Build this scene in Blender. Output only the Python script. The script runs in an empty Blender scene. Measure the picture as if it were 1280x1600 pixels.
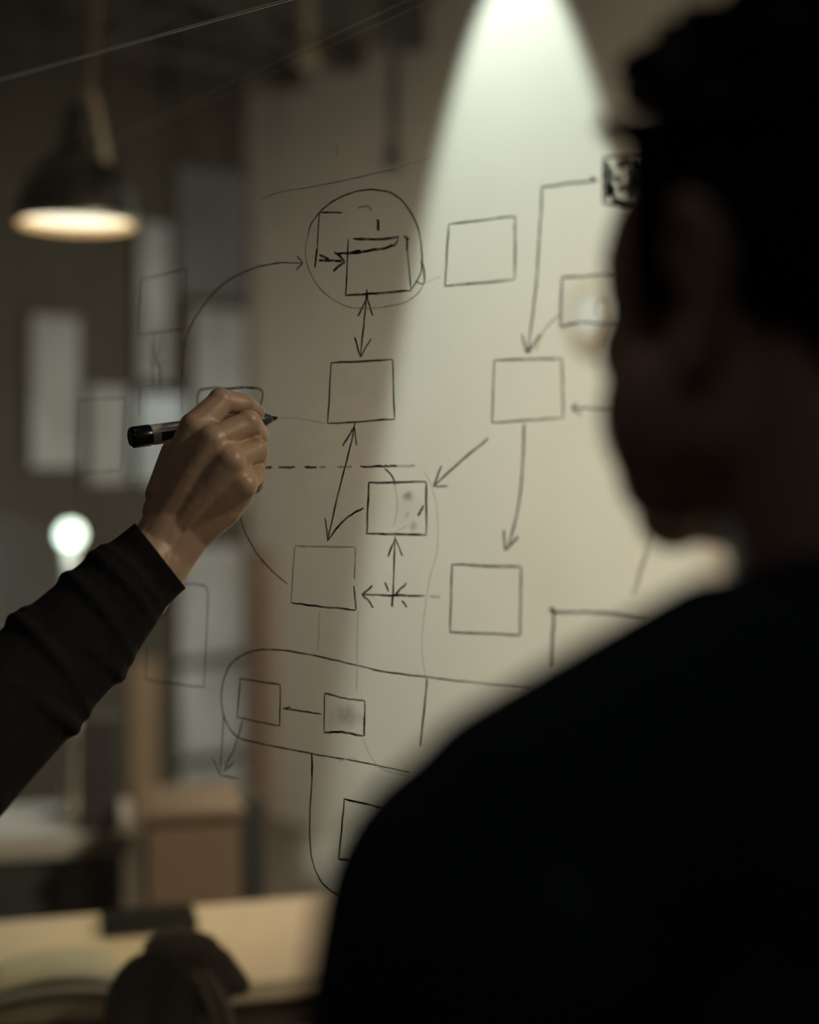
import bpy, bmesh, math, random
from mathutils import Vector, Matrix
sc = bpy.context.scene
rnd = random.Random(7)

# ------------------------------------------------------------------ camera
# 50 mm lens at 1.5 m height, level, frame shifted down a little (1280x1600 -> 2200 px focal length)
F = 2200.0; HX, HY = 640.0, 725.0; CAMZ = 1.5
cd = bpy.data.cameras.new('camera'); cam = bpy.data.objects.new('camera', cd)
sc.collection.objects.link(cam); sc.camera = cam
cam.location = (0, 0, CAMZ); cam.rotation_euler = (math.pi/2, 0, 0)
cd.sensor_fit = 'VERTICAL'; cd.sensor_height = 36; cd.lens = 49.5
cd.shift_y = -75/1600; cd.clip_start = 0.02
cd.dof.use_dof = True; cd.dof.focus_distance = 1.19; cd.dof.aperture_fstop = 1.75

# ------------------------------------------------------------------ world, exposure
w = bpy.data.worlds.new('world'); sc.world = w; w.use_nodes = True
w.node_tree.nodes['Background'].inputs[0].default_value = (0.75, 0.85, 1.0, 1)
w.node_tree.nodes['Background'].inputs[1].default_value = 0.004
sc.view_settings.view_transform = 'Standard'; sc.view_settings.look = 'None'
sc.view_settings.exposure = 0.0; sc.view_settings.gamma = 1.0; sc.view_settings.use_curve_mapping = False
try:
    sc.cycles.use_denoising = True; sc.cycles.caustics_reflective = False; sc.cycles.caustics_refractive = False
    sc.cycles.sample_clamp_indirect = 3.0
except Exception: pass

# ------------------------------------------------------------------ room frame
# the room is turned 41.55 deg to the lens: a runs along the glass (away, left), b goes through it, z up
TH = math.atan(1950/2200); S, Cc = math.sin(TH), math.cos(TH)
U = Vector((-S, Cc, 0)); V = Vector((Cc, S, 0)); G0 = Vector((0, 1.118, 0))
def W(a, b, z): return G0 + U*a + V*b + Vector((0, 0, z))
ROOM = math.atan2(Cc, -S)                       # local x = a, local y = -b
def P(x, y, d): return Vector(((x-HX)/F*d, d, CAMZ-(y-HY)/F*d))
def ab(p): r = Vector((p.x, p.y, 0))-G0; return r.dot(U), r.dot(V)
def gdep(x): return 2181.0/(x+1310)
def glass(x, y):                                 # point of the glass plane -> (a, z)
    p = P(x, y, gdep(x)); return ab(p)[0], p.z
def side(x, y=725):                              # right wall, b = 2.8
    p = P(x, y, 10440.0/(x+1310)); return ab(p)[0], p.z
def back(x, y=725):                              # back wall, a = 4.22
    p = P(x, y, 16777.0/(3122-x)); return ab(p)[1], p.z

# ------------------------------------------------------------------ lights
def light(name, kind, loc, power, color, **kw):
    l = bpy.data.lights.new(name, kind); l.energy = power; l.color = color
    aim = kw.pop('aim', None)
    for k, v_ in kw.items(): setattr(l, k, v_)
    o = bpy.data.objects.new(name, l); sc.collection.objects.link(o); o.location = loc
    if aim is not None: o.rotation_euler = (Vector(aim)-Vector(loc)).to_track_quat('-Z', 'Y').to_euler()
    return o
def falloff(o, mode, strength=1.0):
    l = o.data; l.use_nodes = True; nt = l.node_tree
    em = next(n for n in nt.nodes if n.type == 'EMISSION')
    f = nt.nodes.new('ShaderNodeLightFalloff'); f.inputs['Strength'].default_value = strength
    a1 = nt.nodes.new('ShaderNodeMath'); a1.operation = 'ADD'; a2 = nt.nodes.new('ShaderNodeMath'); a2.operation = 'MULTIPLY'; a2.inputs[1].default_value = 0.5
    nt.links.new(f.outputs['Linear'], a1.inputs[0]); nt.links.new(f.outputs['Constant'], a1.inputs[1]); nt.links.new(a1.outputs[0], a2.inputs[0])
    nt.links.new(a2.outputs[0], em.inputs['Strength'])
# track spot grazing down the right wall
SPOT_H, SPOT_Z, SPOT_A, ALPHA = 0.33, 3.66, 2.60, 22.0
sp = W(SPOT_A, 2.8-SPOT_H, SPOT_Z)
spa = sp + V*math.sin(math.radians(17.5)) + Vector((0, 0, -math.cos(math.radians(17.5))))
o = light('wall_spot_light', 'SPOT', sp, 165, (0.86, 1.0, 0.94), spot_size=math.radians(2*ALPHA), spot_blend=0.30, shadow_soft_size=0.02, aim=spa)
falloff(o, 'Constant')
# unseen warm spot added as ambient fill for the right wall
light('warm_room_light', 'SPOT', W(-0.5, 1.2, 2.2), 310, (1.0, 0.85, 0.66), spot_size=math.radians(96), spot_blend=0.7, shadow_soft_size=0.10, aim=W(2.4, 2.4, 0.1))
# unseen warm fill added right of the people to light the hand
light('right_fill_light', 'POINT', (0.95, 0.78, 2.15), 30, (1.0, 0.83, 0.62), shadow_soft_size=0.06)
light('upper_wall_light', 'POINT', W(0.9, 1.9, 2.95), 4, (1.0, 0.84, 0.64), shadow_soft_size=0.08)  # unseen fill added to lift the beige upper right wall
light('hand_top_light', 'POINT', (-0.30, 0.88, 2.55), 1.4, (1.0, 0.86, 0.68), shadow_soft_size=0.03)  # small fill added over the fingers and the top of the pen
light('rear_fill_light', 'POINT', W(-1.6, -1.6, 2.6), 3.6, (0.90, 0.95, 1.0), shadow_soft_size=0.15)  # faint fill added behind the camera for the ear and neck
light('warm_far_light', 'POINT', W(2.3, 1.5, 1.3), 11.0, (1.0, 0.72, 0.45), shadow_soft_size=0.15)  # warm fill added for the lower left of the far room
light('table_down_light', 'SPOT', (-0.62, 2.35, 3.0), 105, (1.0, 0.86, 0.44), spot_size=math.radians(24), spot_blend=0.9, shadow_soft_size=0.05, aim=(-0.58, 2.16, 0.75))
light('cool_back_light', 'POINT', W(3.1, 1.1, 1.15), 9.0, (0.8, 0.95, 1.0), shadow_soft_size=0.2)  # cool fill added to brighten the lower back wall

# ------------------------------------------------------------------ materials
def mat(name, col, rough=0.6, metal=0.0, noise=0.0, nscale=12.0, bump=0.0, emis=None, estr=0.0, sss=0.0, spec=0.5):
    m = bpy.data.materials.new(name); m.use_nodes = True; nt = m.node_tree; b = nt.nodes['Principled BSDF']
    b.inputs['Base Color'].default_value = (*col, 1); b.inputs['Roughness'].default_value = rough
    b.inputs['Metallic'].default_value = metal; b.inputs['Specular IOR Level'].default_value = spec
    if noise or bump:
        tc = nt.nodes.new('ShaderNodeTexCoord'); nz = nt.nodes.new('ShaderNodeTexNoise')
        nz.inputs['Scale'].default_value = nscale; nz.inputs['Detail'].default_value = 5
        nt.links.new(tc.outputs['Object'], nz.inputs['Vector'])
        if noise:
            mx = nt.nodes.new('ShaderNodeMix'); mx.data_type = 'RGBA'
            mx.inputs[6].default_value = (*[c*(1-noise) for c in col], 1); mx.inputs[7].default_value = (*[min(1, c*(1+noise)) for c in col], 1)
            nt.links.new(nz.outputs['Fac'], mx.inputs[0]); nt.links.new(mx.outputs[2], b.inputs['Base Color'])
        if bump:
            bp = nt.nodes.new('ShaderNodeBump'); bp.inputs['Strength'].default_value = bump; bp.inputs['Distance'].default_value = 0.004
            nt.links.new(nz.outputs['Fac'], bp.inputs['Height']); nt.links.new(bp.outputs['Normal'], b.inputs['Normal'])
    if emis: b.inputs['Emission Color'].default_value = (*emis, 1); b.inputs['Emission Strength'].default_value = estr
    if sss: b.inputs['Subsurface Weight'].default_value = sss; b.inputs['Subsurface Radius'].default_value = (0.01, 0.004, 0.002); b.inputs['Subsurface Scale'].default_value = 0.6
    return m
M = dict(
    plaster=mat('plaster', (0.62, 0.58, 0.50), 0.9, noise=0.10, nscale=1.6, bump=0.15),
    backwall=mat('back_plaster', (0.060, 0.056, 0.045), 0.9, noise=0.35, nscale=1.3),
    nearwall=mat('near_wall_paint', (0.03, 0.03, 0.03), 0.9, noise=0.1),
    pilaster=mat('pilaster_paint', (0.26, 0.19, 0.13), 0.85, noise=0.15, nscale=3),
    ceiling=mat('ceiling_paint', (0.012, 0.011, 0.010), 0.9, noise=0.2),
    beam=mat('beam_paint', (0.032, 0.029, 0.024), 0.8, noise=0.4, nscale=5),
    floor=mat('floor_boards_paint', (0.15, 0.12, 0.09), 0.8, noise=0.3, nscale=3),
    steel=mat('brushed_steel', (0.45, 0.44, 0.40), 0.35, metal=1.0, noise=0.05),
    wire=mat('wire_pale', (0.85, 0.86, 0.78), 0.5, noise=0.05),
    black=mat('black_enamel', (0.012, 0.012, 0.011), 0.35, noise=0.2),
    matteblack=mat('matte_black', (0.010, 0.010, 0.010), 0.8, noise=0.3),
    wood=mat('oak_tabletop', (0.40, 0.32, 0.225), 0.6, noise=0.2, nscale=9, bump=0.1),
    brown=mat('brown_wood', (0.11, 0.075, 0.042), 0.6, noise=0.2, nscale=6),
    grey=mat('grey_laminate', (0.30, 0.28, 0.23), 0.6, noise=0.1),
    cloth=mat('grey_cloth', (0.34, 0.32, 0.27), 0.9, noise=0.2, nscale=30, bump=0.3),
    leather=mat('black_leather', (0.006, 0.006, 0.005), 0.95, noise=0.3, nscale=40, bump=0.3, spec=0.05),
    tan=mat('tan_leather', (0.085, 0.062, 0.042), 0.7, noise=0.2, nscale=30, bump=0.2),
    darktan=mat('dark_tan_leather', (0.045, 0.037, 0.029), 0.8, noise=0.3, nscale=30, bump=0.2, spec=0.2),
    cord=mat('pale_cord', (0.66, 0.55, 0.41), 0.7, noise=0.1),
    dimcord=mat('dusty_conduit', (0.20, 0.165, 0.115), 0.7, noise=0.25, nscale=9),
    skin=mat('skin', (0.52, 0.355, 0.245), 0.42, noise=0.16, nscale=55, bump=0.22, sss=0.12, spec=0.55),
    skin2=mat('skin_tanned', (0.42, 0.26, 0.19), 0.5, noise=0.12, nscale=40, bump=0.12, sss=0.12),
    nail=mat('fingernail', (0.60, 0.42, 0.33), 0.25, noise=0.05),
    hair=mat('black_hair', (0.006, 0.005, 0.005), 0.75, noise=0.4, nscale=60, bump=0.5, spec=0.12),
    navy=mat('navy_knit', (0.018, 0.026, 0.034), 0.95, noise=0.3, nscale=120, bump=0.4, spec=0.15),
    sleeve=mat('black_jersey', (0.016, 0.017, 0.018), 0.95, noise=0.3, nscale=90, bump=0.4, spec=0.2),
    denim=mat('dark_denim', (0.012, 0.014, 0.022), 0.9, noise=0.3, nscale=90),
    shoe=mat('shoe_leather', (0.015, 0.012, 0.010), 0.5, noise=0.2),
    eye=mat('eye_white', (0.55, 0.53, 0.50), 0.2, noise=0.03),
    iris=mat('iris_brown', (0.03, 0.015, 0.008), 0.2, noise=0.1),
    lip=mat('lip_skin', (0.32, 0.14, 0.11), 0.45, noise=0.08, nscale=60),
    barrel=mat('marker_barrel_plastic', (0.80, 0.75, 0.67), 0.22, noise=0.04),
    cap=mat('marker_cap_plastic', (0.006, 0.009, 0.013), 0.22, noise=0.1),
    nibholder=mat('marker_grey_plastic', (0.055, 0.065, 0.07), 0.25, noise=0.08),
    print=mat('printed_black', (0.02, 0.02, 0.02), 0.4, noise=0.1),
    nib=mat('felt_nib', (0.012, 0.012, 0.012), 0.9, noise=0.2),
    white=mat('white_paint', (0.62, 0.62, 0.58), 0.5, noise=0.04),
    bulb=mat('opal_bulb', (0.9, 0.95, 0.9), 0.3, emis=(0.78, 1.0, 0.86), estr=3.2, noise=0.02),
    lampdisc=mat('warm_diffuser', (0.9, 0.85, 0.7), 0.4, emis=(1.0, 0.89, 0.66), estr=2.3, noise=0.02),
    shadein=mat('shade_inside', (0.75, 0.55, 0.33), 0.5, noise=0.05),
    cool1=mat('window_glow_dim', (0.2, 0.2, 0.2), 0.5, emis=(0.92, 0.95, 0.84), estr=0.10, noise=0.3, nscale=3),
    cool2=mat('window_glow_bright', (0.2, 0.2, 0.2), 0.5, emis=(0.84, 0.98, 0.95), estr=0.22, noise=0.3, nscale=3),
    cool3=mat('window_glow_pale', (0.2, 0.2, 0.2), 0.5, emis=(0.95, 0.98, 0.86), estr=0.12, noise=0.3, nscale=3),
    cool0=mat('window_glow_night', (0.1, 0.1, 0.1), 0.3, emis=(0.90, 0.92, 0.95), estr=0.018, noise=0.3, nscale=3),
)
def ink(name, col, alpha):
    m = bpy.data.materials.new(name); m.use_nodes = True; nt = m.node_tree; b = nt.nodes['Principled BSDF']
    b.inputs['Base Color'].default_value = (*col, 1); b.inputs['Roughness'].default_value = 0.7
    tc = nt.nodes.new('ShaderNodeTexCoord'); nz = nt.nodes.new('ShaderNodeTexNoise'); nz.inputs['Scale'].default_value = 70
    nt.links.new(tc.outputs['Object'], nz.inputs['Vector'])
    mr = nt.nodes.new('ShaderNodeMapRange'); mr.inputs[1].default_value = 0.3; mr.inputs[2].default_value = 0.6
    mr.inputs[3].default_value = alpha*0.72; mr.inputs[4].default_value = min(1, alpha*1.12)
    nt.links.new(nz.outputs['Fac'], mr.inputs[0]); nt.links.new(mr.outputs[0], b.inputs['Alpha'])
    return m
INK = {'k': ink('marker_ink_black', (0.012, 0.011, 0.010), 0.97), 'm': ink('marker_ink_worn', (0.035, 0.025, 0.018), 0.85),
       'f': ink('marker_ink_faint', (0.05, 0.04, 0.03), 0.48), 'g': ink('marker_ink_ghost', (0.06, 0.05, 0.035), 0.2),
       'b': ink('marker_ink_backlit', (0.085, 0.045, 0.022), 0.85)}  # brown look of ink against the bright wall, put into its colour
def smear(name, col, dens, scale, thr=0.35):
    m = bpy.data.materials.new(name); m.use_nodes = True; nt = m.node_tree; nt.nodes.clear()
    out = nt.nodes.new('ShaderNodeOutputMaterial'); mx = nt.nodes.new('ShaderNodeMixShader')
    tr = nt.nodes.new('ShaderNodeBsdfTransparent'); df = nt.nodes.new('ShaderNodeBsdfTranslucent'); df.inputs[0].default_value = (*col, 1)
    d2 = nt.nodes.new('ShaderNodeBsdfDiffuse'); d2.inputs[0].default_value = (*col, 1); ad = nt.nodes.new('ShaderNodeMixShader')
    nt.links.new(df.outputs[0], ad.inputs[1]); nt.links.new(d2.outputs[0], ad.inputs[2])
    tc = nt.nodes.new('ShaderNodeTexCoord'); nz = nt.nodes.new('ShaderNodeTexNoise'); nz.inputs['Scale'].default_value = scale; nz.inputs['Detail'].default_value = 6
    nt.links.new(tc.outputs['Object'], nz.inputs['Vector'])
    at = nt.nodes.new('ShaderNodeAttribute'); at.attribute_name = 'thick'
    mr = nt.nodes.new('ShaderNodeMapRange'); mr.inputs[1].default_value = thr; mr.inputs[2].default_value = 0.75; mr.inputs[3].default_value = 0.25*dens; mr.inputs[4].default_value = dens
    mu = nt.nodes.new('ShaderNodeMath'); mu.operation = 'MULTIPLY'
    nt.links.new(nz.outputs['Fac'], mr.inputs[0]); nt.links.new(mr.outputs[0], mu.inputs[0]); nt.links.new(at.outputs['Fac'], mu.inputs[1])
    nt.links.new(mu.outputs[0], mx.inputs[0]); nt.links.new(tr.outputs[0], mx.inputs[1]); nt.links.new(ad.outputs[0], mx.inputs[2]); nt.links.new(mx.outputs[0], out.inputs[0])
    return m
for k_ in ('cool0', 'cool1', 'cool2', 'cool3'):          # glow put into the panes for pale wall areas, made uneven by noise
    nt = M[k_].node_tree; b_ = nt.nodes['Principled BSDF']; nz = nt.nodes.new('ShaderNodeTexNoise'); nz.inputs['Scale'].default_value = 2.6; nz.inputs['Detail'].default_value = 3
    tc = nt.nodes.new('ShaderNodeTexCoord'); nt.links.new(tc.outputs['Object'], nz.inputs['Vector']); mr = nt.nodes.new('ShaderNodeMapRange')
    e0 = b_.inputs['Emission Strength'].default_value; mr.inputs[1].default_value = 0.3; mr.inputs[2].default_value = 0.7; mr.inputs[3].default_value = e0*0.35; mr.inputs[4].default_value = e0*1.35
    nt.links.new(nz.outputs['Fac'], mr.inputs[0]); nt.links.new(mr.outputs[0], b_.inputs['Emission Strength'])
M['haze'] = smear('erased_ink_haze', (0.75, 0.75, 0.68), 0.26, 24)
M['smudge'] = smear('dark_ink_smudge', (0.05, 0.04, 0.03), 0.6, 60)
def glass_mat():
    m = bpy.data.materials.new('dusty_clear_glass'); m.use_nodes = True; nt = m.node_tree; nt.nodes.clear()
    out = nt.nodes.new('ShaderNodeOutputMaterial'); tr = nt.nodes.new('ShaderNodeBsdfTransparent'); tr.inputs[0].default_value = (0.955, 0.965, 0.955, 1)
    gl = nt.nodes.new('ShaderNodeBsdfGlossy'); gl.inputs['Roughness'].default_value = 0.02
    lw = nt.nodes.new('ShaderNodeLayerWeight'); lw.inputs[0].default_value = 0.5
    pw = nt.nodes.new('ShaderNodeMath'); pw.operation = 'POWER'; pw.inputs[1].default_value = 5; nt.links.new(lw.outputs['Facing'], pw.inputs[0])
    fr = nt.nodes.new('ShaderNodeMath'); fr.operation = 'MULTIPLY_ADD'; fr.inputs[1].default_value = 0.94; fr.inputs[2].default_value = 0.04; nt.links.new(pw.outputs[0], fr.inputs[0])
    m1 = nt.nodes.new('ShaderNodeMixShader'); nt.links.new(fr.outputs[0], m1.inputs[0]); nt.links.new(tr.outputs[0], m1.inputs[1]); nt.links.new(gl.outputs[0], m1.inputs[2])
    df = nt.nodes.new('ShaderNodeBsdfTranslucent'); df.inputs[0].default_value = (0.75, 0.73, 0.66, 1)
    tc = nt.nodes.new('ShaderNodeTexCoord'); mp = nt.nodes.new('ShaderNodeMapping'); mp.inputs['Scale'].default_value = (9, 1, 3)
    nz = nt.nodes.new('ShaderNodeTexNoise'); nz.inputs['Scale'].default_value = 1.4; nz.inputs['Detail'].default_value = 7; nz.inputs['Roughness'].default_value = 0.65
    nt.links.new(tc.outputs['Object'], mp.inputs[0]); nt.links.new(mp.outputs[0], nz.inputs['Vector'])
    mr = nt.nodes.new('ShaderNodeMapRange'); mr.inputs[1].default_value = 0.35; mr.inputs[2].default_value = 0.75; mr.inputs[3].default_value = 0.004; mr.inputs[4].default_value = 0.028
    nt.links.new(nz.outputs['Fac'], mr.inputs[0])
    m2 = nt.nodes.new('ShaderNodeMixShader'); nt.links.new(mr.outputs[0], m2.inputs[0]); nt.links.new(m1.outputs[0], m2.inputs[1]); nt.links.new(df.outputs[0], m2.inputs[2])
    nt.links.new(m2.outputs[0], out.inputs[0]); return m
M['glass'] = glass_mat()

# ------------------------------------------------------------------ object helpers
def thing(name, label, cat, loc=(0, 0, 0), rz=0.0, group=None):
    o = bpy.data.objects.new(name, None); sc.collection.objects.link(o); o.empty_display_size = 0.05
    o.location = loc; o.rotation_euler = (0, 0, rz); o['label'] = label; o['category'] = cat
    if group: o['group'] = group
    return o
def link(name, me, m, parent=None, loc=None, rz=0.0, smooth=False, label=None):
    if m is not None: me.materials.append(m)
    o = bpy.data.objects.new(name, me); sc.collection.objects.link(o)
    if parent is not None: o.parent = parent
    if loc is not None: o.location = loc
    if rz: o.rotation_euler = (0, 0, rz)
    if smooth:
        for p in me.polygons: p.use_smooth = True
    if label: o['label'] = label
    return o
def obj(name, bm, m, parent=None, loc=None, rz=0.0, smooth=False, label=None, bevel=0.0):
    bmesh.ops.recalc_face_normals(bm, faces=bm.faces)
    if bevel: bmesh.ops.bevel(bm, geom=list(bm.edges), offset=bevel, segments=2, affect='EDGES', profile=0.6)
    me = bpy.data.meshes.new(name); bm.to_mesh(me); bm.free()
    return link(name, me, m, parent, loc, rz, smooth, label)
def struct(o): o['kind'] = 'structure'; return o
def bx(bm, c, d):
    r = bmesh.ops.create_cube(bm, size=1.0)
    for v_ in r['verts']: v_.co = Vector((c[0]+v_.co.x*d[0], c[1]+v_.co.y*d[1], c[2]+v_.co.z*d[2]))
def box(c, d): bm = bmesh.new(); bx(bm, c, d); return bm
def rbox(a0, a1, b0, b1, z0, z1): return box(((a0+a1)/2, -(b0+b1)/2, (z0+z1)/2), (abs(a1-a0), abs(b1-b0), abs(z1-z0)))
def frame_of(d):
    d = d.normalized(); up = Vector((0, 0, 1)) if abs(d.z) < 0.95 else Vector((1, 0, 0))
    s = d.cross(up).normalized(); return s, s.cross(d).normalized()
def tube(bm, pts, r, n=8):
    pts = [Vector(p) for p in pts]; rs = r if isinstance(r, (list, tuple)) else [r]*len(pts); rings = []
    for i, p in enumerate(pts):
        d = pts[min(i+1, len(pts)-1)]-pts[max(i-1, 0)]; s, t = frame_of(d)
        rings.append([bm.verts.new(p+(s*math.cos(2*math.pi*k/n)+t*math.sin(2*math.pi*k/n))*rs[i]) for k in range(n)])
    for a_, b_ in zip(rings, rings[1:]):
        for k in range(n): bm.faces.new((a_[k], a_[(k+1) % n], b_[(k+1) % n], b_[k]))
    bm.faces.new(rings[0]); bm.faces.new(rings[-1])
def lathe(bm, prof, n=32, caps=False):
    rings = [[bm.verts.new((r*math.cos(2*math.pi*k/n), r*math.sin(2*math.pi*k/n), z)) for k in range(n)] for r, z in prof]
    for a_, b_ in zip(rings, rings[1:]):
        for k in range(n): bm.faces.new((a_[k], a_[(k+1) % n], b_[(k+1) % n], b_[k]))
    if caps: bm.faces.new(rings[0]); bm.faces.new(rings[-1])
def smoothpts(pts, sub=6, closed=False):
    out = []; n = len(pts)
    if n < 3: return [tuple(p) for p in pts]
    for i in range(n-1):
        p0, p1, p2, p3 = pts[max(i-1, 0)], pts[i], pts[i+1], pts[min(i+2, n-1)]
        for k in range(sub):
            t = k/sub
            out.append(tuple(0.5*((2*p1[j])+(-p0[j]+p2[j])*t+(2*p0[j]-5*p1[j]+4*p2[j]-p3[j])*t*t+(-p0[j]+3*p1[j]-3*p2[j]+p3[j])*t**3) for j in range(len(p1))))
    out.append(tuple(pts[-1])); return out
# organic bodies: tapered capsules and ellipsoids fused by a voxel remesh and relaxed
def cap(p0, r0, p1=None, r1=None): return ('c', Vector(p0), r0, Vector(p1 if p1 is not None else p0), r1 if r1 is not None else r0)
def ell(c, rad, rot=None): return ('e', Vector(c), rad, rot or Matrix.Identity(3))
def chain(pts, rs): return [cap(pts[i], rs[i], pts[i+1], rs[i+1]) for i in range(len(pts)-1)]
def blob_mesh(prims, voxel, smooth=6, fac=0.5, cuts=(), thick=0.0):
    bm = bmesh.new()
    for p in prims:
        r = bmesh.ops.create_icosphere(bm, subdivisions=3, radius=1.0)
        if p[0] == 'e':
            for v_ in r['verts']: v_.co = p[1]+p[3] @ Vector((v_.co.x*p[2][0], v_.co.y*p[2][1], v_.co.z*p[2][2]))
        else:
            _, p0, r0, p1, r1 = p; d = p1-p0; L = d.length; dn = d.normalized() if L > 1e-6 else Vector((0, 0, 1))
            for v_ in r['verts']:
                n_ = v_.co.copy(); v_.co = (p1+n_*r1) if n_.dot(dn) > 0 else (p0+n_*r0)
    me = bpy.data.meshes.new('tmp'); bm.to_mesh(me); bm.free()
    o = bpy.data.objects.new('tmp', me); sc.collection.objects.link(o)
    md = o.modifiers.new('r', 'REMESH'); md.mode = 'VOXEL'; md.voxel_size = voxel
    if smooth: ms = o.modifiers.new('s', 'SMOOTH'); ms.iterations = smooth; ms.factor = fac
    dg = bpy.context.evaluated_depsgraph_get(); dg.update()
    me2 = bpy.data.meshes.new_from_object(o.evaluated_get(dg)); bpy.data.objects.remove(o); bpy.data.meshes.remove(me)
    if cuts or thick:
        bm = bmesh.new(); bm.from_mesh(me2)
        for co, no, keepr in cuts:               # open the cloth at cuff, hem and neckline
            fs = [f for f in bm.faces if (f.calc_center_median()-Vector(co)).length < keepr]
            ge = list({v_ for f in fs for v_ in f.verts})+list({e for f in fs for e in f.edges})+fs
            bmesh.ops.bisect_plane(bm, geom=ge, plane_co=co, plane_no=no, clear_outer=True)
        bm.to_mesh(me2); bm.free()
    me2.materials.clear()
    return me2
def blob(name, prims, voxel, m, parent, smooth=6, label=None, cuts=(), origin=(0, 0, 0), merge=(), thick=0.0):
    me = blob_mesh(prims, voxel, smooth, cuts=cuts)
    if merge:
        bm = bmesh.new(); bm.from_mesh(me)
        for q in merge: bm.from_mesh(q)
        bm.to_mesh(me); bm.free()
    me.transform(Matrix.Translation(-Vector(origin)))
    o = link(name, me, m, parent, smooth=True, label=label)
    if thick: sd = o.modifiers.new('cloth_thickness', 'SOLIDIFY'); sd.thickness = thick; sd.offset = -1
    return o

# ================================================================== SETTING
A0, A1, B0, B1, ZC = -2.6, 4.22, -2.4, 2.8, 3.96
T = 0.1
struct(obj('floor', rbox(A0, A1, B0, B1, -T, 0), M['floor'], loc=G0, rz=ROOM))
struct(obj('wall_right', rbox(A0-T, A1+T, B1, B1+T, 0, ZC+T), M['plaster'], loc=G0, rz=ROOM))
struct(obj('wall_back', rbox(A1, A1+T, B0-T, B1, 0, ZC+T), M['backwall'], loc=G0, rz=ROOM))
struct(obj('wall_left', rbox(A0-T, A1+T, B0-T, B0, 0, ZC+T), M['nearwall'], loc=G0, rz=ROOM))
struct(obj('wall_front', rbox(A0-T, A0, B0, B1, 0, ZC+T), M['nearwall'], loc=G0, rz=ROOM))
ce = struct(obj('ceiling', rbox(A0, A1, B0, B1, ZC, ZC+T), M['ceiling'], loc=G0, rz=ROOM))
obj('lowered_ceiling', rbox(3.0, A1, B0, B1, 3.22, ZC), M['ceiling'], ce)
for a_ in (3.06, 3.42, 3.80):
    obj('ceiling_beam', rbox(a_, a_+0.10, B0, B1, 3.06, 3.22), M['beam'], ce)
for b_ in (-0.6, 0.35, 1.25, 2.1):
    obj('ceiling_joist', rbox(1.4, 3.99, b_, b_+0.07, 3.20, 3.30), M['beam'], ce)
for (p, q) in (((0, 45, 4.6), (330, 95, 4.9)), ((165, 62, 4.4), (330, -30, 4.8)), ((300, -20, 4.5), (470, 75, 5.2)), ((420, 95, 5.5), (590, 25, 5.3)), ((500, 40, 5.2), (620, 55, 5.35))):
    bm = bmesh.new(); P0, P1 = P(*p), P(*q); e = (P1-P0)*0.15
    c0 = ab(P0-e); c1 = ab(P1+e)
    tube(bm, [(c0[0], -c0[1], P0.z-e.z), (c1[0], -c1[1], P1.z+e.z)], 0.022, 6); obj('roof_brace', bm, M['beam'], ce)
# shallow pilasters of the back wall and the wall corner
wb = bpy.data.objects['wall_back']; wr = bpy.data.objects['wall_right']
def pil(x0, x1, y0, y1, m, proud=0.05, name='pilaster'):
    b0, _ = back(x0); b1, _ = back(x1); xm = (x0+x1)/2
    return obj(name, rbox(A1-proud, A1, b0, b1, max(0, back(xm, y1)[1]), back(xm, y0)[1]), m, wb)
obj('pilaster', rbox(side(432)[0], side(390)[0], B1-0.05, B1, 0, side(410, 860)[1]), M['pilaster'], wr)
pil(196, 238, 1030, 1500, M['pilaster'], 0.05)

def window(n, x0, y0, x1, y1, glow, bars=()):
    b0, _ = back(x0); b1, _ = back(x1); xm = (x0+x1)/2; z1 = back(xm, y0)[1]; z0 = back(xm, y1)[1]
    o = struct(obj('window_%d' % n, rbox(A1-0.02, A1, b0, b1, z0, z1), M['beam'], loc=G0, rz=ROOM))
    obj('pane', rbox(A1-0.03, A1-0.02, b0+0.012, b1-0.012, z0+0.012, z1-0.012), M[glow], o)
    for k in (0, 1): obj('window_stile', rbox(A1-0.035, A1-0.02, (b0, b1-0.012)[k], (b0+0.012, b1)[k], z0, z1), M['beam'], o)
    for f in bars: z = z1+(z0-z1)*f; obj('window_rail', rbox(A1-0.035, A1-0.02, b0+0.012, b1-0.012, z-0.02, z+0.02), M['beam'], o)
window(1, 38, 490, 122, 735, 'cool1')
window(2, 206, 345, 262, 600, 'cool1')
window(3, 206, 612, 286, 760, 'cool2')
window(4, 292, 480, 380, 800, 'cool1', ())
window(5, 270, 850, 376, 1180, 'cool3', (0.55,))
window(6, 270, 1188, 376, 1270, 'cool1')
window(7, 266, 262, 384, 470, 'cool0')
window(8, 128, 600, 198, 760, 'cool1')
# pale ringed disc added for a bright spot on the right wall
a_, z_ = side(928, 492); c = W(a_, 2.8, z_)
t = thing('ringed_bright_spot', 'pale disc with tan ring, standing in for a bright spot on the wall beside the nearer head', 'wall fitting', c, ROOM)
def ydisc(r0, r1, y0, y1, n=32):
    bm = bmesh.new(); rings = []
    for r, y in ((r0, y0), (r0, y1), (r1, y1), (r1, y0)):
        rings.append([bm.verts.new((r*math.cos(2*math.pi*k/n), y, r*math.sin(2*math.pi*k/n))) for k in range(n)])
    for i in range(4):
        A_, B_ = rings[i], rings[(i+1) % 4]
        for k in range(n): bm.faces.new((A_[k], A_[(k+1) % n], B_[(k+1) % n], B_[k]))
    return bm
obj('plate', ydisc(0.001, 0.074, 0.0, 0.012), M['white'], t); obj('ring', ydisc(0.074, 0.112, 0.0, 0.008), mat('tan_ring', (0.44, 0.36, 0.26), 0.7, noise=0.1), t)

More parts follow.
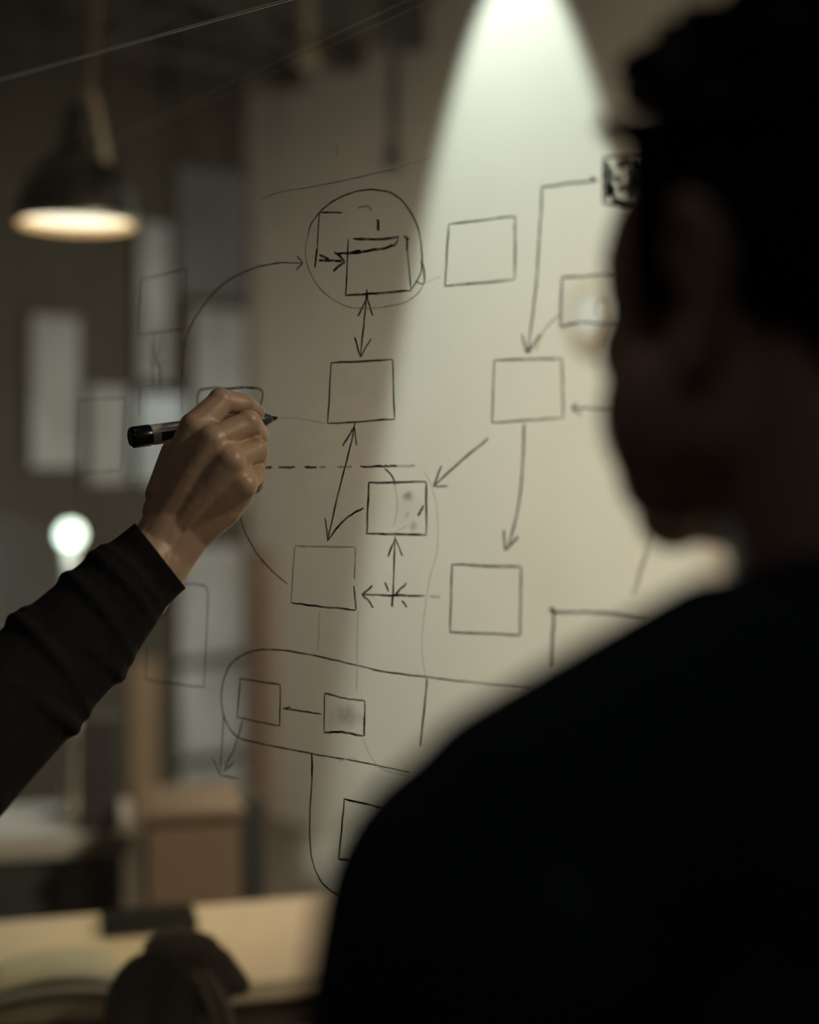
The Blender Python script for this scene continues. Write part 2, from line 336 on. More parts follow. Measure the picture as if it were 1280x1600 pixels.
# ================================================================== GLASS BOARD
ga0, ga1 = -1.15, 1.62
board = thing('glass_board', 'clear dusty glass partition covered with a hand-drawn flowchart in black marker', 'glass board', W(0, 0, 0), ROOM)
obj('glass_pane', rbox(ga0, ga1, 0.0, 0.008, 0.04, 3.0), M['glass'], board)
obj('bottom_rail', rbox(ga0, ga1, -0.02, 0.028, 0, 0.04), M['matteblack'], board)
obj('top_rail', rbox(ga0, ga1, -0.02, 0.028, 3.0, 3.04), M['matteblack'], board)
for a_ in (ga0-0.04, ga1): obj('end_post', rbox(a_, a_+0.04, -0.02, 0.028, 0, 3.96), M['matteblack'], board)

def stroke_bm(bm, pts, wd, taper=0.35):
    q = []
    for (x, y) in pts: a, z = glass(x, y); q.append((a, z))
    q = smoothpts(q, 5)
    if len(q) == 2: q = [(q[0][0]+(q[1][0]-q[0][0])*k/6, q[0][1]+(q[1][1]-q[0][1])*k/6) for k in range(7)]
    n = len(q); rows = []
    for i, (a, z) in enumerate(q):
        i0, i1 = max(i-1, 0), min(i+1, n-1); dx, dz = q[i1][0]-q[i0][0], q[i1][1]-q[i0][1]; L = math.hypot(dx, dz) or 1
        nx, nz = -dz/L, dx/L; e = min(i, n-1-i)/max(1, n-1); h = wd/2*(1-taper*(1-min(1, e*6)))*(0.85+0.3*rnd.random())
        j = (rnd.random()-0.5)*wd*0.35
        a2, z2 = a+nx*j, z+nz*j
        rows.append([bm.verts.new((a2+nx*h*s, y_, z2+nz*h*s)) for s, y_ in ((-1, 0.0), (-1, 0.0004), (1, 0.0004), (1, 0.0))])
    for A_, B_ in zip(rows, rows[1:]):
        for k in range(3): bm.faces.new((A_[k], A_[k+1], B_[k+1], B_[k]))
    return bm
def marks(name, strokes, kind='k', wpx=3.0, label=None):
    bm = bmesh.new()
    for s in strokes: stroke_bm(bm, s, wpx*0.00053)
    return obj(name, bm, INK[kind], board, label=label)
def line_box(corners, kind='k', wpx=3.0, name='drawn_box', label=None):
    c = corners; marks(name, [[c[i], c[(i+1) % 4]] for i in range(4)], kind, wpx, label)
# boxes of the chart
line_box([(702, 351), (806, 338), (805, 437), (696, 447)], 'b', 3.2)
line_box([(773, 563), (879, 560), (881, 653), (770, 661)], 'b', 3.0)
line_box([(518, 567), (614, 562), (617, 655), (513, 662)], 'k', 3.2)
line_box([(577, 754), (667, 753), (667, 836), (574, 834)], 'k', 3.6)
line_box([(707, 882), (815, 886), (814, 992), (704, 988)], 'm', 3.4)
marks('drawn_box', [[(462, 853), (458, 900), (456, 942)], [(462, 853), (556, 855)], [(556, 855), (555, 905)]], 'f', 3.2)
marks('drawn_box', [[(456, 942), (505, 948), (557, 953)], [(554, 915), (557, 953)]], 'k', 3.4)
marks('drawn_box', [[(545, 373), (541, 462)], [(541, 462), (590, 458), (644, 454)]], 'k', 3.6)
marks('drawn_box', [[(553, 373), (590, 374), (625, 370)], [(632, 369), (640, 375)], [(637, 372), (637, 392)]], 'k', 4.0)
marks('drawn_box', [[(637, 388), (643, 454)]], 'b', 2.4)
line_box([(222, 437), (292, 420), (292, 513), (218, 523)], 'f', 4.0)
line_box([(122, 625), (195, 622), (190, 735), (118, 740)], 'f', 3.6)
marks('drawn_box', [[(221, 606), (252, 605), (284, 604)], [(221, 606), (219, 650)], [(284, 604), (284, 645)]], 'f', 3.6)
marks('drawn_box', [[(311, 640), (314, 610), (360, 607), (408, 608), (408, 634)]], 'm', 4.0)
marks('drawn_box', [[(285, 913), (312, 914), (325, 925), (323, 1000), (319, 1074)], [(319, 1074), (270, 1068), (228, 1062)], [(228, 1062), (231, 1010)]], 'f', 4.4)
marks('drawn_box', [[(275, 928), (262, 955)], [(268, 950), (248, 972)]], 'g', 7)
line_box([(376, 1060), (439, 1070), (438, 1134), (371, 1121)], 'm', 3.0)
marks('drawn_box', [[(508, 1083), (540, 1091), (571, 1095)], [(571, 1095), (570, 1150)], [(508, 1083), (507, 1143)]], 'm', 2.8)
marks('drawn_box', [[(507, 1145), (535, 1144), (569, 1150)], [(570, 1122), (570, 1150)]], 'k', 3.8)
marks('drawn_box', [[(538, 1248), (600, 1262)], [(539, 1250), (530, 1342)], [(530, 1342), (562, 1346)]], 'k', 3.4)
marks('drawn_box', [[(865, 948), (866, 956), (930, 957), (1010, 962)], [(866, 952), (865, 990), (861, 1040)]], 'm', 4.2)
marks('drawn_box', [[(878, 434), (920, 432), (975, 428)], [(879, 434), (877, 511)], [(877, 511), (905, 504)], [(905, 504), (975, 507)]], 'b', 3.4)
marks('drawn_bracket', [[(931, 470), (951, 469)], [(932, 470), (931, 495)]], 'f', 2.4)
# circle and its contents
marks('drawn_circle', [[(481, 372), (490, 345), (520, 315), (560, 299), (590, 297), (620, 306), (643, 332), (656, 366), (660, 405), (657, 430), (643, 452)]], 'm', 2.8)
marks('drawn_circle', [[(658, 408), (663, 440), (650, 462), (625, 475), (580, 482), (540, 478), (505, 455), (485, 425), (478, 395), (481, 372)]], 'f', 2.2)
marks('drawn_circle', [[(659, 405), (664, 425), (663, 443), (650, 440)]], 'b', 2.2)
marks('drawn_corner', [[(500, 332), (536, 332)], [(500, 333), (498, 360), (497, 388)]], 'm', 2.8)
marks('drawn_arrow', [[(496, 389), (493, 418)], [(497, 388), (494, 410)], [(499, 407), (515, 407), (536, 408)], [(500, 398), (515, 406)], [(523, 394), (532, 400), (540, 409)], [(540, 409), (532, 415), (522, 424)]], 'k', 4.2)
marks('drawn_swoosh', [[(524, 396), (550, 396), (575, 392), (600, 388), (618, 382), (623, 372)], [(540, 397), (565, 391)]], 'k', 4.0)
marks('drawn_dash', [[(591, 343), (592, 352), (592, 361)]], 'k', 5.6)
marks('drawn_dash', [[(410, 311), (440, 300), (500, 290), (570, 275), (615, 265)]], 'f', 2.4)
marks('drawn_dash', [[(585, 271), (620, 263), (675, 246)]], 'g', 2.0)
marks('drawn_dash', [[(528, 225), (528, 245)]], 'g', 3.0); marks('drawn_dash', [[(560, 325), (575, 322), (582, 330)]], 'f', 3.0)
marks('drawn_dash', [[(663, 443), (690, 432)]], 'g', 2.0)
# arrows
marks('drawn_arrow', [[(284, 590), (288, 545), (305, 500), (340, 452), (385, 424), (430, 412), (472, 411)], [(465, 400), (474, 411)], [(474, 411), (464, 422)]], 'm', 2.8)
marks('drawn_arrow', [[(574, 458), (569, 510), (564, 556)], [(574, 466), (560, 494)], [(575, 466), (583, 493)], [(555, 527), (564, 558)], [(581, 529), (564, 558)], [(574, 452), (575, 468)]], 'k', 3.0)
marks('drawn_arrow', [[(555, 660), (550, 690), (532, 760), (513, 842)], [(554, 668), (536, 697)], [(555, 668), (558, 696)], [(509, 809), (513, 845)], [(513, 845), (530, 822), (550, 804), (569, 794)]], 'k', 3.2)
marks('drawn_arrow', [[(764, 685), (720, 722), (680, 758)], [(691, 727), (684, 745), (678, 761)], [(680, 760), (701, 760)]], 'm', 3.2)
marks('drawn_arrow', [[(820, 668), (818, 720), (811, 790), (795, 855)], [(788, 828), (790, 860)], [(790, 860), (811, 838)], [(820, 662), (819, 690)]], 'b', 3.6)
marks('drawn_arrow', [[(618, 838), (616, 900), (614, 948)], [(618, 842), (607, 870)], [(619, 842), (630, 869)], [(614, 933), (613, 948)]], 'k', 3.0)
marks('drawn_arrow', [[(567, 929), (600, 930), (665, 931)], [(567, 929), (583, 915)], [(566, 929), (577, 939), (584, 950)], [(618, 929), (636, 911)], [(629, 938), (637, 949)], [(602, 910), (608, 924)]], 'k', 3.4)
marks('drawn_arrow', [[(672, 932), (689, 933)]], 'f', 3.4)
marks('drawn_arrow', [[(848, 292), (890, 287), (932, 283)], [(848, 292), (845, 350), (838, 450), (826, 550)], [(924, 277), (934, 284)], [(816, 522), (824, 552)], [(826, 552), (845, 522)]], 'b', 3.6)
marks('drawn_arrow', [[(838, 548), (852, 515), (875, 492)]], 'f', 2.4)
marks('drawn_arrow', [[(895, 638), (985, 640)], [(903, 630), (895, 638), (910, 648)]], 'b', 2.8)
marks('drawn_arrow', [[(443, 1107), (465, 1110), (503, 1116)], [(443, 1107), (455, 1105)]], 'k', 3.0)
marks('drawn_arrow', [[(350, 1115), (348, 1160), (345, 1205)], [(333, 1184), (344, 1208), (350, 1213)], [(350, 1213), (374, 1216)], [(380, 1125), (366, 1170), (352, 1200)], [(350, 1205), (366, 1192)]], 'f', 5.0)
marks('drawn_arrow', [[(242, 520), (240, 548), (250, 575)], [(250, 570), (251, 598)], [(238, 560), (240, 600)]], 'f', 5.0)
marks('drawn_line', [[(376, 800), (384, 830), (410, 875), (450, 913)]], 'm', 2.6)
marks('drawn_line', [[(1018, 822), (1010, 865), (990, 930)]], 'f', 5.0)
marks('drawn_line', [[(663, 735), (676, 762), (684, 800), (684, 860), (672, 905), (664, 960), (660, 1010), (666, 1060)]], 'g', 2.6)
marks('drawn_line', [[(602, 732), (614, 745), (618, 758)]], 'm', 3.0)
marks('drawn_line', [[(640, 820), (617, 832)]], 'g', 2.0)
marks('drawn_dash', [[(654, 806), (663, 790)]], 'm', 4.4)
marks('drawn_dash', [[(618, 758), (622, 790), (616, 822)]], 'g', 3.4)
marks('drawn_dash', [[(634, 775), (643, 772)], [(640, 800), (634, 808)]], 'g', 6.0)
for x0, x1, k in ((411, 426, 'k'), (436, 462, 'k'), (477, 496, 'k'), (500, 510, 'f'), (528, 540, 'f'), (540, 551, 'f'), (564, 600, 'k'), (600, 622, 'm'), (622, 650, 'f')):
    marks('drawn_dash', [[(x0, 731-(x0-400)*0.012), (x1, 731-(x1-400)*0.012)]], k, 3.8)
# long rounded loop in the lower half
marks('drawn_loop', [[(830, 1072), (740, 1066), (668, 1058), (600, 1049), (540, 1035), (490, 1024), (430, 1015), (390, 1019), (360, 1040), (347, 1080), (351, 1120), (370, 1150), (400, 1160), (480, 1176), (560, 1190), (640, 1206)]], 'm', 2.8)
marks('drawn_line', [[(488, 1176), (489, 1205), (485, 1280), (488, 1340), (505, 1380), (535, 1402)]], 'm', 3.0)
marks('drawn_line', [[(488, 1176), (488, 1216)]], 'k', 3.4)
marks('drawn_line', [[(668, 1060), (664, 1105), (657, 1165)]], 'k', 3.4)
marks('drawn_line', [[(569, 1155), (582, 1185), (600, 1202), (640, 1212)]], 'g', 2.6)
marks('drawn_line', [[(530, 1190), (550, 1184), (562, 1190)]], 'g', 2.4)
marks('drawn_line', [[(118, 745), (118, 790)]], 'g', 3.6); marks('drawn_line', [[(208, 757), (235, 755)]], 'g', 3.6)
marks('drawn_line', [[(500, 955), (498, 1018)]], 'g', 5.0); marks('drawn_line', [[(560, 955), (558, 1080)]], 'g', 4.0)
marks('drawn_line', [[(436, 653), (470, 654), (510, 662)]], 'g', 3.0)
# dark scribbled box by the nearer head, pale figure left open inside
marks('drawn_box', [[(945, 246), (1012, 242)], [(945, 246), (943, 318)], [(943, 319), (1010, 321)]], 'k', 4.0)
marks('scribble', [[(950, 252), (950, 312)], [(955, 262), (956, 306)], [(960, 290), (962, 314), (990, 316)], [(965, 258), (985, 254), (992, 262)], [(984, 262), (986, 300)], [(992, 256), (994, 316)], [(962, 275), (970, 284)], [(1000, 250), (1002, 316)], [(966, 296), (980, 292), (986, 308)]], 'k', 9.0)
# smudges and erased ink (soft patches lying on the glass)
def patch(name, cx, cy, rx, ry, m, off=0.0006, n=28, rings=7, inner=0.0):
    bm = bmesh.new(); lay = bm.verts.layers.float.new('thick'); rr = []
    for i in range(rings+1):
        f = inner+(1-inner)*i/rings; th = (1-abs(2*i/rings-1)) if inner else (1-i/rings)**0.7
        row = []
        for k in range(n):
            t_ = 2*math.pi*k/n; wob = 1+0.06*math.sin(3*t_+cx)+0.05*math.sin(5*t_+cy)
            a, z = glass(cx+rx*f*wob*math.cos(t_), cy+ry*f*wob*math.sin(t_)); v_ = bm.verts.new((a, off, z)); v_[lay] = max(0, th); row.append(v_)
        rr.append(row)
    for A_, B_ in zip(rr, rr[1:]):
        for k in range(n): bm.faces.new((A_[k], A_[(k+1) % n], B_[(k+1) % n], B_[k]))
    return obj(name, bm, m, board, smooth=True)
patch('erased_smudge', 575, 385, 98, 100, M['haze'], 0.0007)
patch('erased_smudge', 560, 610, 75, 62, M['haze'], 0.0007)
patch('erased_smudge', 622, 795, 46, 44, M['haze'], 0.0008)
patch('erased_smudge', 560, 1280, 90, 90, M['haze'], 0.0007)
patch('ink_smudge', 541, 1120, 32, 24, M['smudge'], 0.0009)
patch('ink_smudge', 640, 776, 12, 10, M['smudge'], 0.0009); patch('ink_smudge', 648, 822, 9, 10, M['smudge'], 0.0009)
patch('ink_smudge', 248, 560, 18, 60, M['smudge'], 0.0009)

# ================================================================== PENDANT LAMP
lp = P(120, 352, 3.2)
lamp = thing('pendant_lamp', 'black dome pendant lamp glowing warm from below, hanging at upper left', 'lamp', lp)
bm = bmesh.new(); R0 = 0.135
prof = [(R0, 0.0), (R0*1.0, 0.02), (R0*0.97, 0.05), (R0*0.88, 0.09), (R0*0.72, 0.122), (R0*0.52, 0.145), (R0*0.32, 0.162), (R0*0.25, 0.19), (R0*0.20, 0.24), (R0*0.15, 0.268), (0.006, 0.285)]
lathe(bm, prof, 40); sh = obj('lamp_shade', bm, M['black'], lamp, smooth=True)
bm = bmesh.new(); lathe(bm, [(r*0.965, max(0.001, z-0.004)) for r, z in prof[:8]], 40); obj('shade_lining', bm, M['shadein'], lamp, smooth=True)
bm = bmesh.new(); lathe(bm, [(R0, 0.0), (R0*1.015, 0.003), (R0*1.015, 0.012), (R0, 0.014)], 40); obj('rim', bm, M['steel'], lamp, smooth=True)
bm = bmesh.new(); lathe(bm, [(0.001, 0.010), (R0*0.6, 0.0105), (R0*0.95, 0.018), (R0*0.95, 0.024), (0.001, 0.024)], 40); obj('diffuser', bm, M['lampdisc'], lamp, smooth=True)
bm = bmesh.new(); tube(bm, smoothpts([(0.0, 0, 0.28), (0.028, 0, 0.31), (0.032, 0, 0.38), (0.040, 0, 0.46), (0.042, 0, 0.60), (0.035, 0, 3.96-lp.z)], 4), 0.009, 8); obj('lamp_cord', bm, M['dimcord'], lamp, smooth=True)
bm = bmesh.new(); tube(bm, smoothpts([(0.062, -0.01, 0.150), (0.060, -0.005, 0.180), (0.052, 0, 0.225), (0.046, 0, 0.25), (0.034, 0, 0.30)], 4), [0.011]*5+[0.010]*12, 8); obj('side_cable', bm, M['cord'], lamp, smooth=True, label='pale side cable')
bm = bmesh.new(); bmesh.ops.create_uvsphere(bm, u_segments=12, v_segments=8, radius=0.015, matrix=Matrix.Translation((0.063, -0.01, 0.150))); obj('cable_plug', bm, M['cord'], lamp, smooth=True)
light('pendant_glow', 'SPOT', lp+Vector((0, 0, -0.01)), 5, (1.0, 0.78, 0.45), spot_size=math.radians(130), spot_blend=0.6, shadow_soft_size=0.08, aim=lp+Vector((0, 0, -1)))

# thin taut cable high in front of the glass
c0, c1 = P(160, 80, 1.33), P(450, 0, 1.17); d_ = c1-c0
bm = bmesh.new(); tube(bm, [c0-d_*15, c0-d_*2, c0, c1, c1+d_*1.05], 0.0012, 6)
t = obj('steel_cable', bm, M['wire']); t['label'] = 'thin pale steel cable running slantwise across the top left corner'; t['category'] = 'cable'
# wall-side dark drop pipe and pale hanging conduit
def drop(name, label, px, y1, dep, r, m, cat, g=None):
    p = P(px, y1, dep); t = thing(name, label, cat, p)
    bm = bmesh.new(); tube(bm, [(0, 0, 0.0), (0.004, 0, 0.5), (0, 0, 3.96-p.z)], r, 10); obj('conduit', bm, M[m], t, smooth=True)
    bm = bmesh.new(); lathe(bm, [(0.002, -0.02), (r*1.7, -0.018), (r*1.8, 0.03), (r*1.05, 0.05)], 16); obj('end_fitting', bm, M[m], t, smooth=True)
drop('hanging_conduit', 'pale brown conduit hanging from the ceiling, just left of the bright light cone', 480, 95, 4.5, 0.020, 'dimcord', 'conduit')
drop('drop_pipe', 'dark narrow drop pipe in front of the wall, above the drawn circle', 615, 255, 4.2, 0.016, 'black', 'pipe')
# spot fitting above the frame
t = thing('track_spotlight', 'small black track spotlight above the wall, throwing the pale cone of light', 'spotlight', sp)
bm = bmesh.new(); tube(bm, [(0, 0, 0.02), (0, 0, 0.30)], 0.008, 8); obj('stem', bm, M['matteblack'], t)
bm = bmesh.new(); lathe(bm, [(0.035, -0.02), (0.036, 0.01), (0.034, 0.06), (0.02, 0.075), (0.001, 0.076)], 20); h = obj('lamp_head', bm, M['matteblack'], t, smooth=True)
h.rotation_euler = (sp-spa).to_track_quat('Z', 'Y').to_euler()

# ================================================================== FURNITURE BEHIND THE GLASS
tx = Vector((0.965, 0.262, 0)); trz = math.atan2(0.262, 0.965)
FR = Vector((-0.03, 2.485, 0)); LEN, WID = 0.72, 0.38
tc_ = FR-tx*LEN/2+Vector((0.262, -0.965, 0))*WID/2
tab = thing('work_table', 'pale wooden table in a pool of yellow light at the bottom left', 'table', tc_, trz)
obj('tabletop', box((0, 0, 0.735), (LEN, WID, 0.03)), M['wood'], tab, bevel=0.004)
obj('apron', box((0, 0, 0.69), (LEN-0.08, WID-0.08, 0.06)), M['brown'], tab)
for sx in (-1, 1):
    for sy in (-1, 1): obj('leg', box((sx*(LEN/2-0.05), sy*(WID/2-0.05), 0.36), (0.04, 0.04, 0.72)), M['brown'], tab)
# closed laptop lying on far edge
p = P(240, 1408, 2.33); lt = thing('laptop', 'closed black laptop lying at the far edge of the lit table', 'laptop', (p.x, p.y-0.045, 0.7505), trz)
obj('base', box((0, 0, 0.006), (0.15, 0.09, 0.011)), M['matteblack'], lt, bevel=0.002); obj('lid', box((0, 0, 0.0155), (0.15, 0.09, 0.006)), M['leather'], lt, bevel=0.0015)
# grey cloth at the near left
p = P(60, 1540, 1.99); q = thing('folded_cloth', 'light grey folded cloth at the near left corner of the lit table', 'cloth', (p.x+0.02, p.y+0.02, 0.7505), trz)
for k in range(2):
    bm = bmesh.new(); n = 14; rows = []
    for i in range(n+1):
        x = -0.085+0.17*i/n; h = 0.010+k*0.010+0.012*math.sin(math.pi*i/n)**0.6*(1+k*0.5)
        rows.append([bm.verts.new((x, y_, z_)) for y_, z_ in ((-0.06+k*.004, h-0.009), (-0.06+k*.004, h), (0.0, h+0.004), (0.06-k*.004, h), (0.06-k*.004, h-0.009))])
    for A_, B_ in zip(rows, rows[1:]):
        for j in range(5): bm.faces.new((A_[j], A_[(j+1) % 5], B_[(j+1) % 5], B_[j]))
    bm.faces.new(rows[0]); bm.faces.new(rows[-1]); obj('cloth_fold', bm, M['cloth'], q, smooth=True)
# stool with bag, near side of the table
sx_, sy_ = P(262, 725, 1.80).x, 1.80
st = thing('stool', 'round dark stool in front of the table, under the small black bag', 'stool', (sx_, sy_, 0))
bm = bmesh.new(); lathe(bm, [(0.001, 0.66), (0.13, 0.66), (0.135, 0.67), (0.135, 0.685), (0.12, 0.695), (0.001, 0.697)], 28); obj('seat', bm, M['brown'], st, smooth=True)
for k in range(4):
    an = math.pi/4+k*math.pi/2; bm = bmesh.new(); tube(bm, [(0.10*math.cos(an), 0.10*math.sin(an), 0.662), (0.14*math.cos(an), 0.14*math.sin(an), 0.0)], 0.011, 8); obj('leg', bm, M['matteblack'], st, smooth=True)
bm = bmesh.new(); tube(bm, [(0.118*math.cos(2*math.pi*k/24), 0.118*math.sin(2*math.pi*k/24), 0.25) for k in range(25)], 0.006, 6); obj('foot_ring', bm, M['matteblack'], st, smooth=True)
bg = thing('bag', 'small rounded black bag with brown strap, dark against the lit table', 'bag', (sx_, sy_, 0.697))
blob('bag_body', [ell((-0.018, -0.02, 0.098), (0.062, 0.047, 0.090)), ell((-0.012, -0.02, 0.06), (0.062, 0.05, 0.055))], 0.006, M['leather'], bg)
blob('bag_flap', [ell((0.012, 0.035, 0.172), (0.052, 0.028, 0.024)), cap((-0.02, 0.03, 0.172), 0.016, (0.065, 0.03, 0.160), 0.014), cap((0.065, 0.03, 0.160), 0.014, (0.090, 0.03, 0.125), 0.014), ell((0.04, 0.03, 0.13), (0.045, 0.022, 0.045))], 0.004, M['darktan'], bg)
for k in (0, 1):
    bm = bmesh.new(); tube(bm, smoothpts([(0.03+0.014*k, 0.01, 0.15), (0.056+0.016*k, 0.0, 0.11), (0.066+0.018*k, -0.005, 0.06), (0.060+0.02*k, -0.01, 0.012)], 5), 0.0085, 8); obj('strap', bm, M['tan'], bg, smooth=True, label='brown leather strap')
# low sideboard with globe lamp and ribbed box
cA = P(200, 1290, 3.35); zt = cA.z; sbx = Vector((cA.x-0.33, 3.35, 0)); srz = math.radians(12)
sb = thing('sideboard', 'low dark sideboard with a pale top at the left edge, behind the table', 'sideboard', sbx, srz)
obj('top_board', box((0, 0, zt-0.015), (0.66, 0.34, 0.05)), M['grey'], sb, bevel=0.004)
obj('body', box((0, 0.01, (zt-0.04)/2), (0.62, 0.30, zt-0.04)), M['matteblack'], sb)
for k in (-1, 1): dr = obj('door', box((k*0.155, -0.148, (zt-0.04)/2), (0.30, 0.018, zt-0.09)), M['matteblack'], sb, bevel=0.003); obj('handle', box((-k*0.12, -0.162+0.0, (zt)/2), (0.012, 0.014, 0.10)), M['steel'], dr).location = (k*0.155, 0, 0)
gp = P(110, 1275, 3.42); gz = zt+0.0105
gl = thing('globe_lamp', 'glowing white globe lamp on a slim white stem, above the raised forearm', 'lamp', (gp.x, gp.y, gz))
hb = P(110, 835, 3.42).z-gz
bm = bmesh.new(); bmesh.ops.create_uvsphere(bm, u_segments=24, v_segments=16, radius=0.034, matrix=Matrix.Translation((0, 0, hb))); obj('globe', bm, M['bulb'], gl, smooth=True)
bm = bmesh.new(); lathe(bm, [(0.001, 0), (0.06, 0), (0.06, 0.008), (0.019, 0.016), (0.016, 0.06), (0.016, hb-0.05), (0.020, hb-0.045), (0.020, hb-0.03), (0.001, hb-0.03)], 24); obj('stem', bm, M['white'], gl, smooth=True)
light('globe_glow', 'POINT', (gp.x, gp.y-0.06, gz+hb-0.05), 0.35, (0.85, 1.0, 0.9), shadow_soft_size=0.03)
bp_ = P(155, 1270, 3.30); rb = thing('ribbed_box', 'tall dark ribbed box standing on the sideboard, below the raised forearm', 'box', (bp_.x, 3.30, gz), srz)
obj('box_body', box((0, 0, 0.13), (0.095, 0.08, 0.26)), M['matteblack'], rb, bevel=0.004)
for k in range(7): obj('rib', box((0, -0.043, 0.03+k*0.034), (0.085, 0.010, 0.012)), M['beam'], rb)
# brown cabinet with dark side post
cp = P(282, 1268, 3.0); cb = thing('wooden_cabinet', 'brown wooden cabinet with a dark post at its right end, behind the table', 'cabinet', (cp.x, cp.y+0.13, 0), srz)
hcb = cp.z
obj('body', box((0, 0.01, hcb/2-0.01), (0.20, 0.24, hcb-0.02)), M['brown'], cb); obj('top_board', box((0, 0, hcb-0.008), (0.22, 0.27, 0.018)), M['brown'], cb, bevel=0.003)
dd = obj('door', box((0, -0.118, hcb/2), (0.19, 0.018, hcb-0.07)), M['brown'], cb, bevel=0.002); obj('knob', box((0.07, -0.134, hcb*0.7), (0.018, 0.014, 0.018)), M['steel'], dd)
obj('post', box((0.135, -0.06, hcb/2+0.005), (0.048, 0.06, hcb+0.01)), M['matteblack'], cb, bevel=0.003, label='dark upright post')

# ================================================================== MARKER PEN
tip = W(glass(436, 653)[0], -0.0012, glass(436, 653)[1]); tail = P(204, 684, 1.185)
ax = (tip-tail); PL = ax.length; axn = ax.normalized()
pen = thing('marker_pen', 'white whiteboard marker with black end cap, held in the raised hand, tip on the glass', 'marker', tail)
pen.rotation_mode = 'QUATERNION'; pen.rotation_quaternion = axn.to_track_quat('Z', 'Y'); R = 0.0088
def lat(name, prof, m, label=None):
    bm = bmesh.new(); lathe(bm, prof, 28, True); return obj(name, bm, M[m], pen, smooth=False, label=label)
def sm(o):
    for p_ in o.data.polygons: p_.use_smooth = len(p_.vertices) == 4
    return o
sm(lat('end_cap', [(R*0.80, -0.0006), (R*0.98, 0.0006), (R*1.05, 0.003), (R*1.05, 0.0165), (R*1.0, 0.0175)], 'cap'))
e_ = PL-0.036
brl = sm(lat('barrel', [(R*0.94, 0.016), (R, 0.0165), (R, e_), (R*0.94, e_+0.002)], 'barrel'))
sm(lat('collar', [(R*0.95, e_+0.001), (R*0.95, e_+0.008), (R*0.90, e_+0.009)], 'white'))
sm(lat('nib_holder', [(R*0.92, e_+0.008), (R*0.90, PL-0.017), (R*0.46, PL-0.0075), (R*0.36, PL-0.0055)], 'nibholder'))
sm(lat('nib', [(R*0.26, PL-0.007), (R*0.24, PL-0.003), (R*0.10, PL-0.0001)], 'nib'))
# printed panel and tiny lettering wrapped on the barrel
qi = pen.rotation_quaternion.inverted(); tocam = (qi @ (Vector((0, 0, 1.5))-tail)).normalized(); upl = (qi @ Vector((0, 0, 1))).normalized()
def ang(v_): return math.atan2(v_.y, v_.x)
ac, au = ang(tocam), ang(upl)
dsign = 1 if ((au-ac+math.pi) % (2*math.pi)-math.pi) > 0 else -1
def wrap(bm, z0, z1, t0, t1, r=R*1.012, n=8):
    rows = [[bm.verts.new((r*math.cos(ac+dsign*(t0+(t1-t0)*i/n)), r*math.sin(ac+dsign*(t0+(t1-t0)*i/n)), z)) for z in (z0, z1)] for i in range(n+1)]
    for A_, B_ in zip(rows, rows[1:]): bm.faces.new((A_[0], A_[1], B_[1], B_[0]))
bm = bmesh.new(); wrap(bm, 0.0245, 0.060, -0.75, 0.15); obj('printed_panel', bm, M['print'], pen, smooth=True)
bm = bmesh.new()
for k in range(13):
    z = 0.027+k*0.0022; r_ = rnd.random()
    wrap(bm, z, z+0.0004, 0.88, 1.10, n=2); wrap(bm, z, z+0.0012, 0.88+0.17*(k % 2), 0.92+0.17*(k % 2), n=1)
    if r_ > 0.4: wrap(bm, z+0.0010, z+0.0014, 0.90, 1.06, n=2)
obj('lettering', bm, M['print'], pen)

# ================================================================== PEOPLE
def lerp(a, b, t_): return a+(b-a)*t_
# ---- generic relaxed hand, fingers slightly curled, along direction d from wrist, thumb towards th
def relaxed_hand(wrist, d, palm_n, th, s=1.0):
    d = d.normalized(); pn = palm_n.normalized(); th = th.normalized(); pr = []
    pc = wrist+d*0.085*s
    for k, (off, ln) in enumerate(((0.027, 0.072), (0.009, 0.080), (-0.009, 0.074), (-0.026, 0.060))):
        k0 = pc+th*off*s; pr += chain([wrist+th*off*0.5*s, k0], [0.014*s, 0.0115*s])
        a1 = (d+pn*0.25).normalized(); a2 = (d+pn*0.7).normalized(); a3 = (d*0.8+pn).normalized()
        k1 = k0+a1*ln*0.45*s; k2 = k1+a2*ln*0.32*s; k3 = k2+a3*ln*0.24*s
        pr += chain([k0, k1, k2, k3], [0.0095*s, 0.0085*s, 0.0075*s, 0.0065*s])
    t0 = wrist+d*0.02*s+th*0.018*s; t1 = t0+(d*0.6+th*0.6+pn*0.25).normalized()*0.042*s; t2 = t1+(d*0.9+th*0.25+pn*0.3).normalized()*0.032*s; t3 = t2+(d+pn*0.4).normalized()*0.024*s
    return pr+chain([t0, t1, t2, t3], [0.015*s, 0.0115*s, 0.0100*s, 0.0075*s])
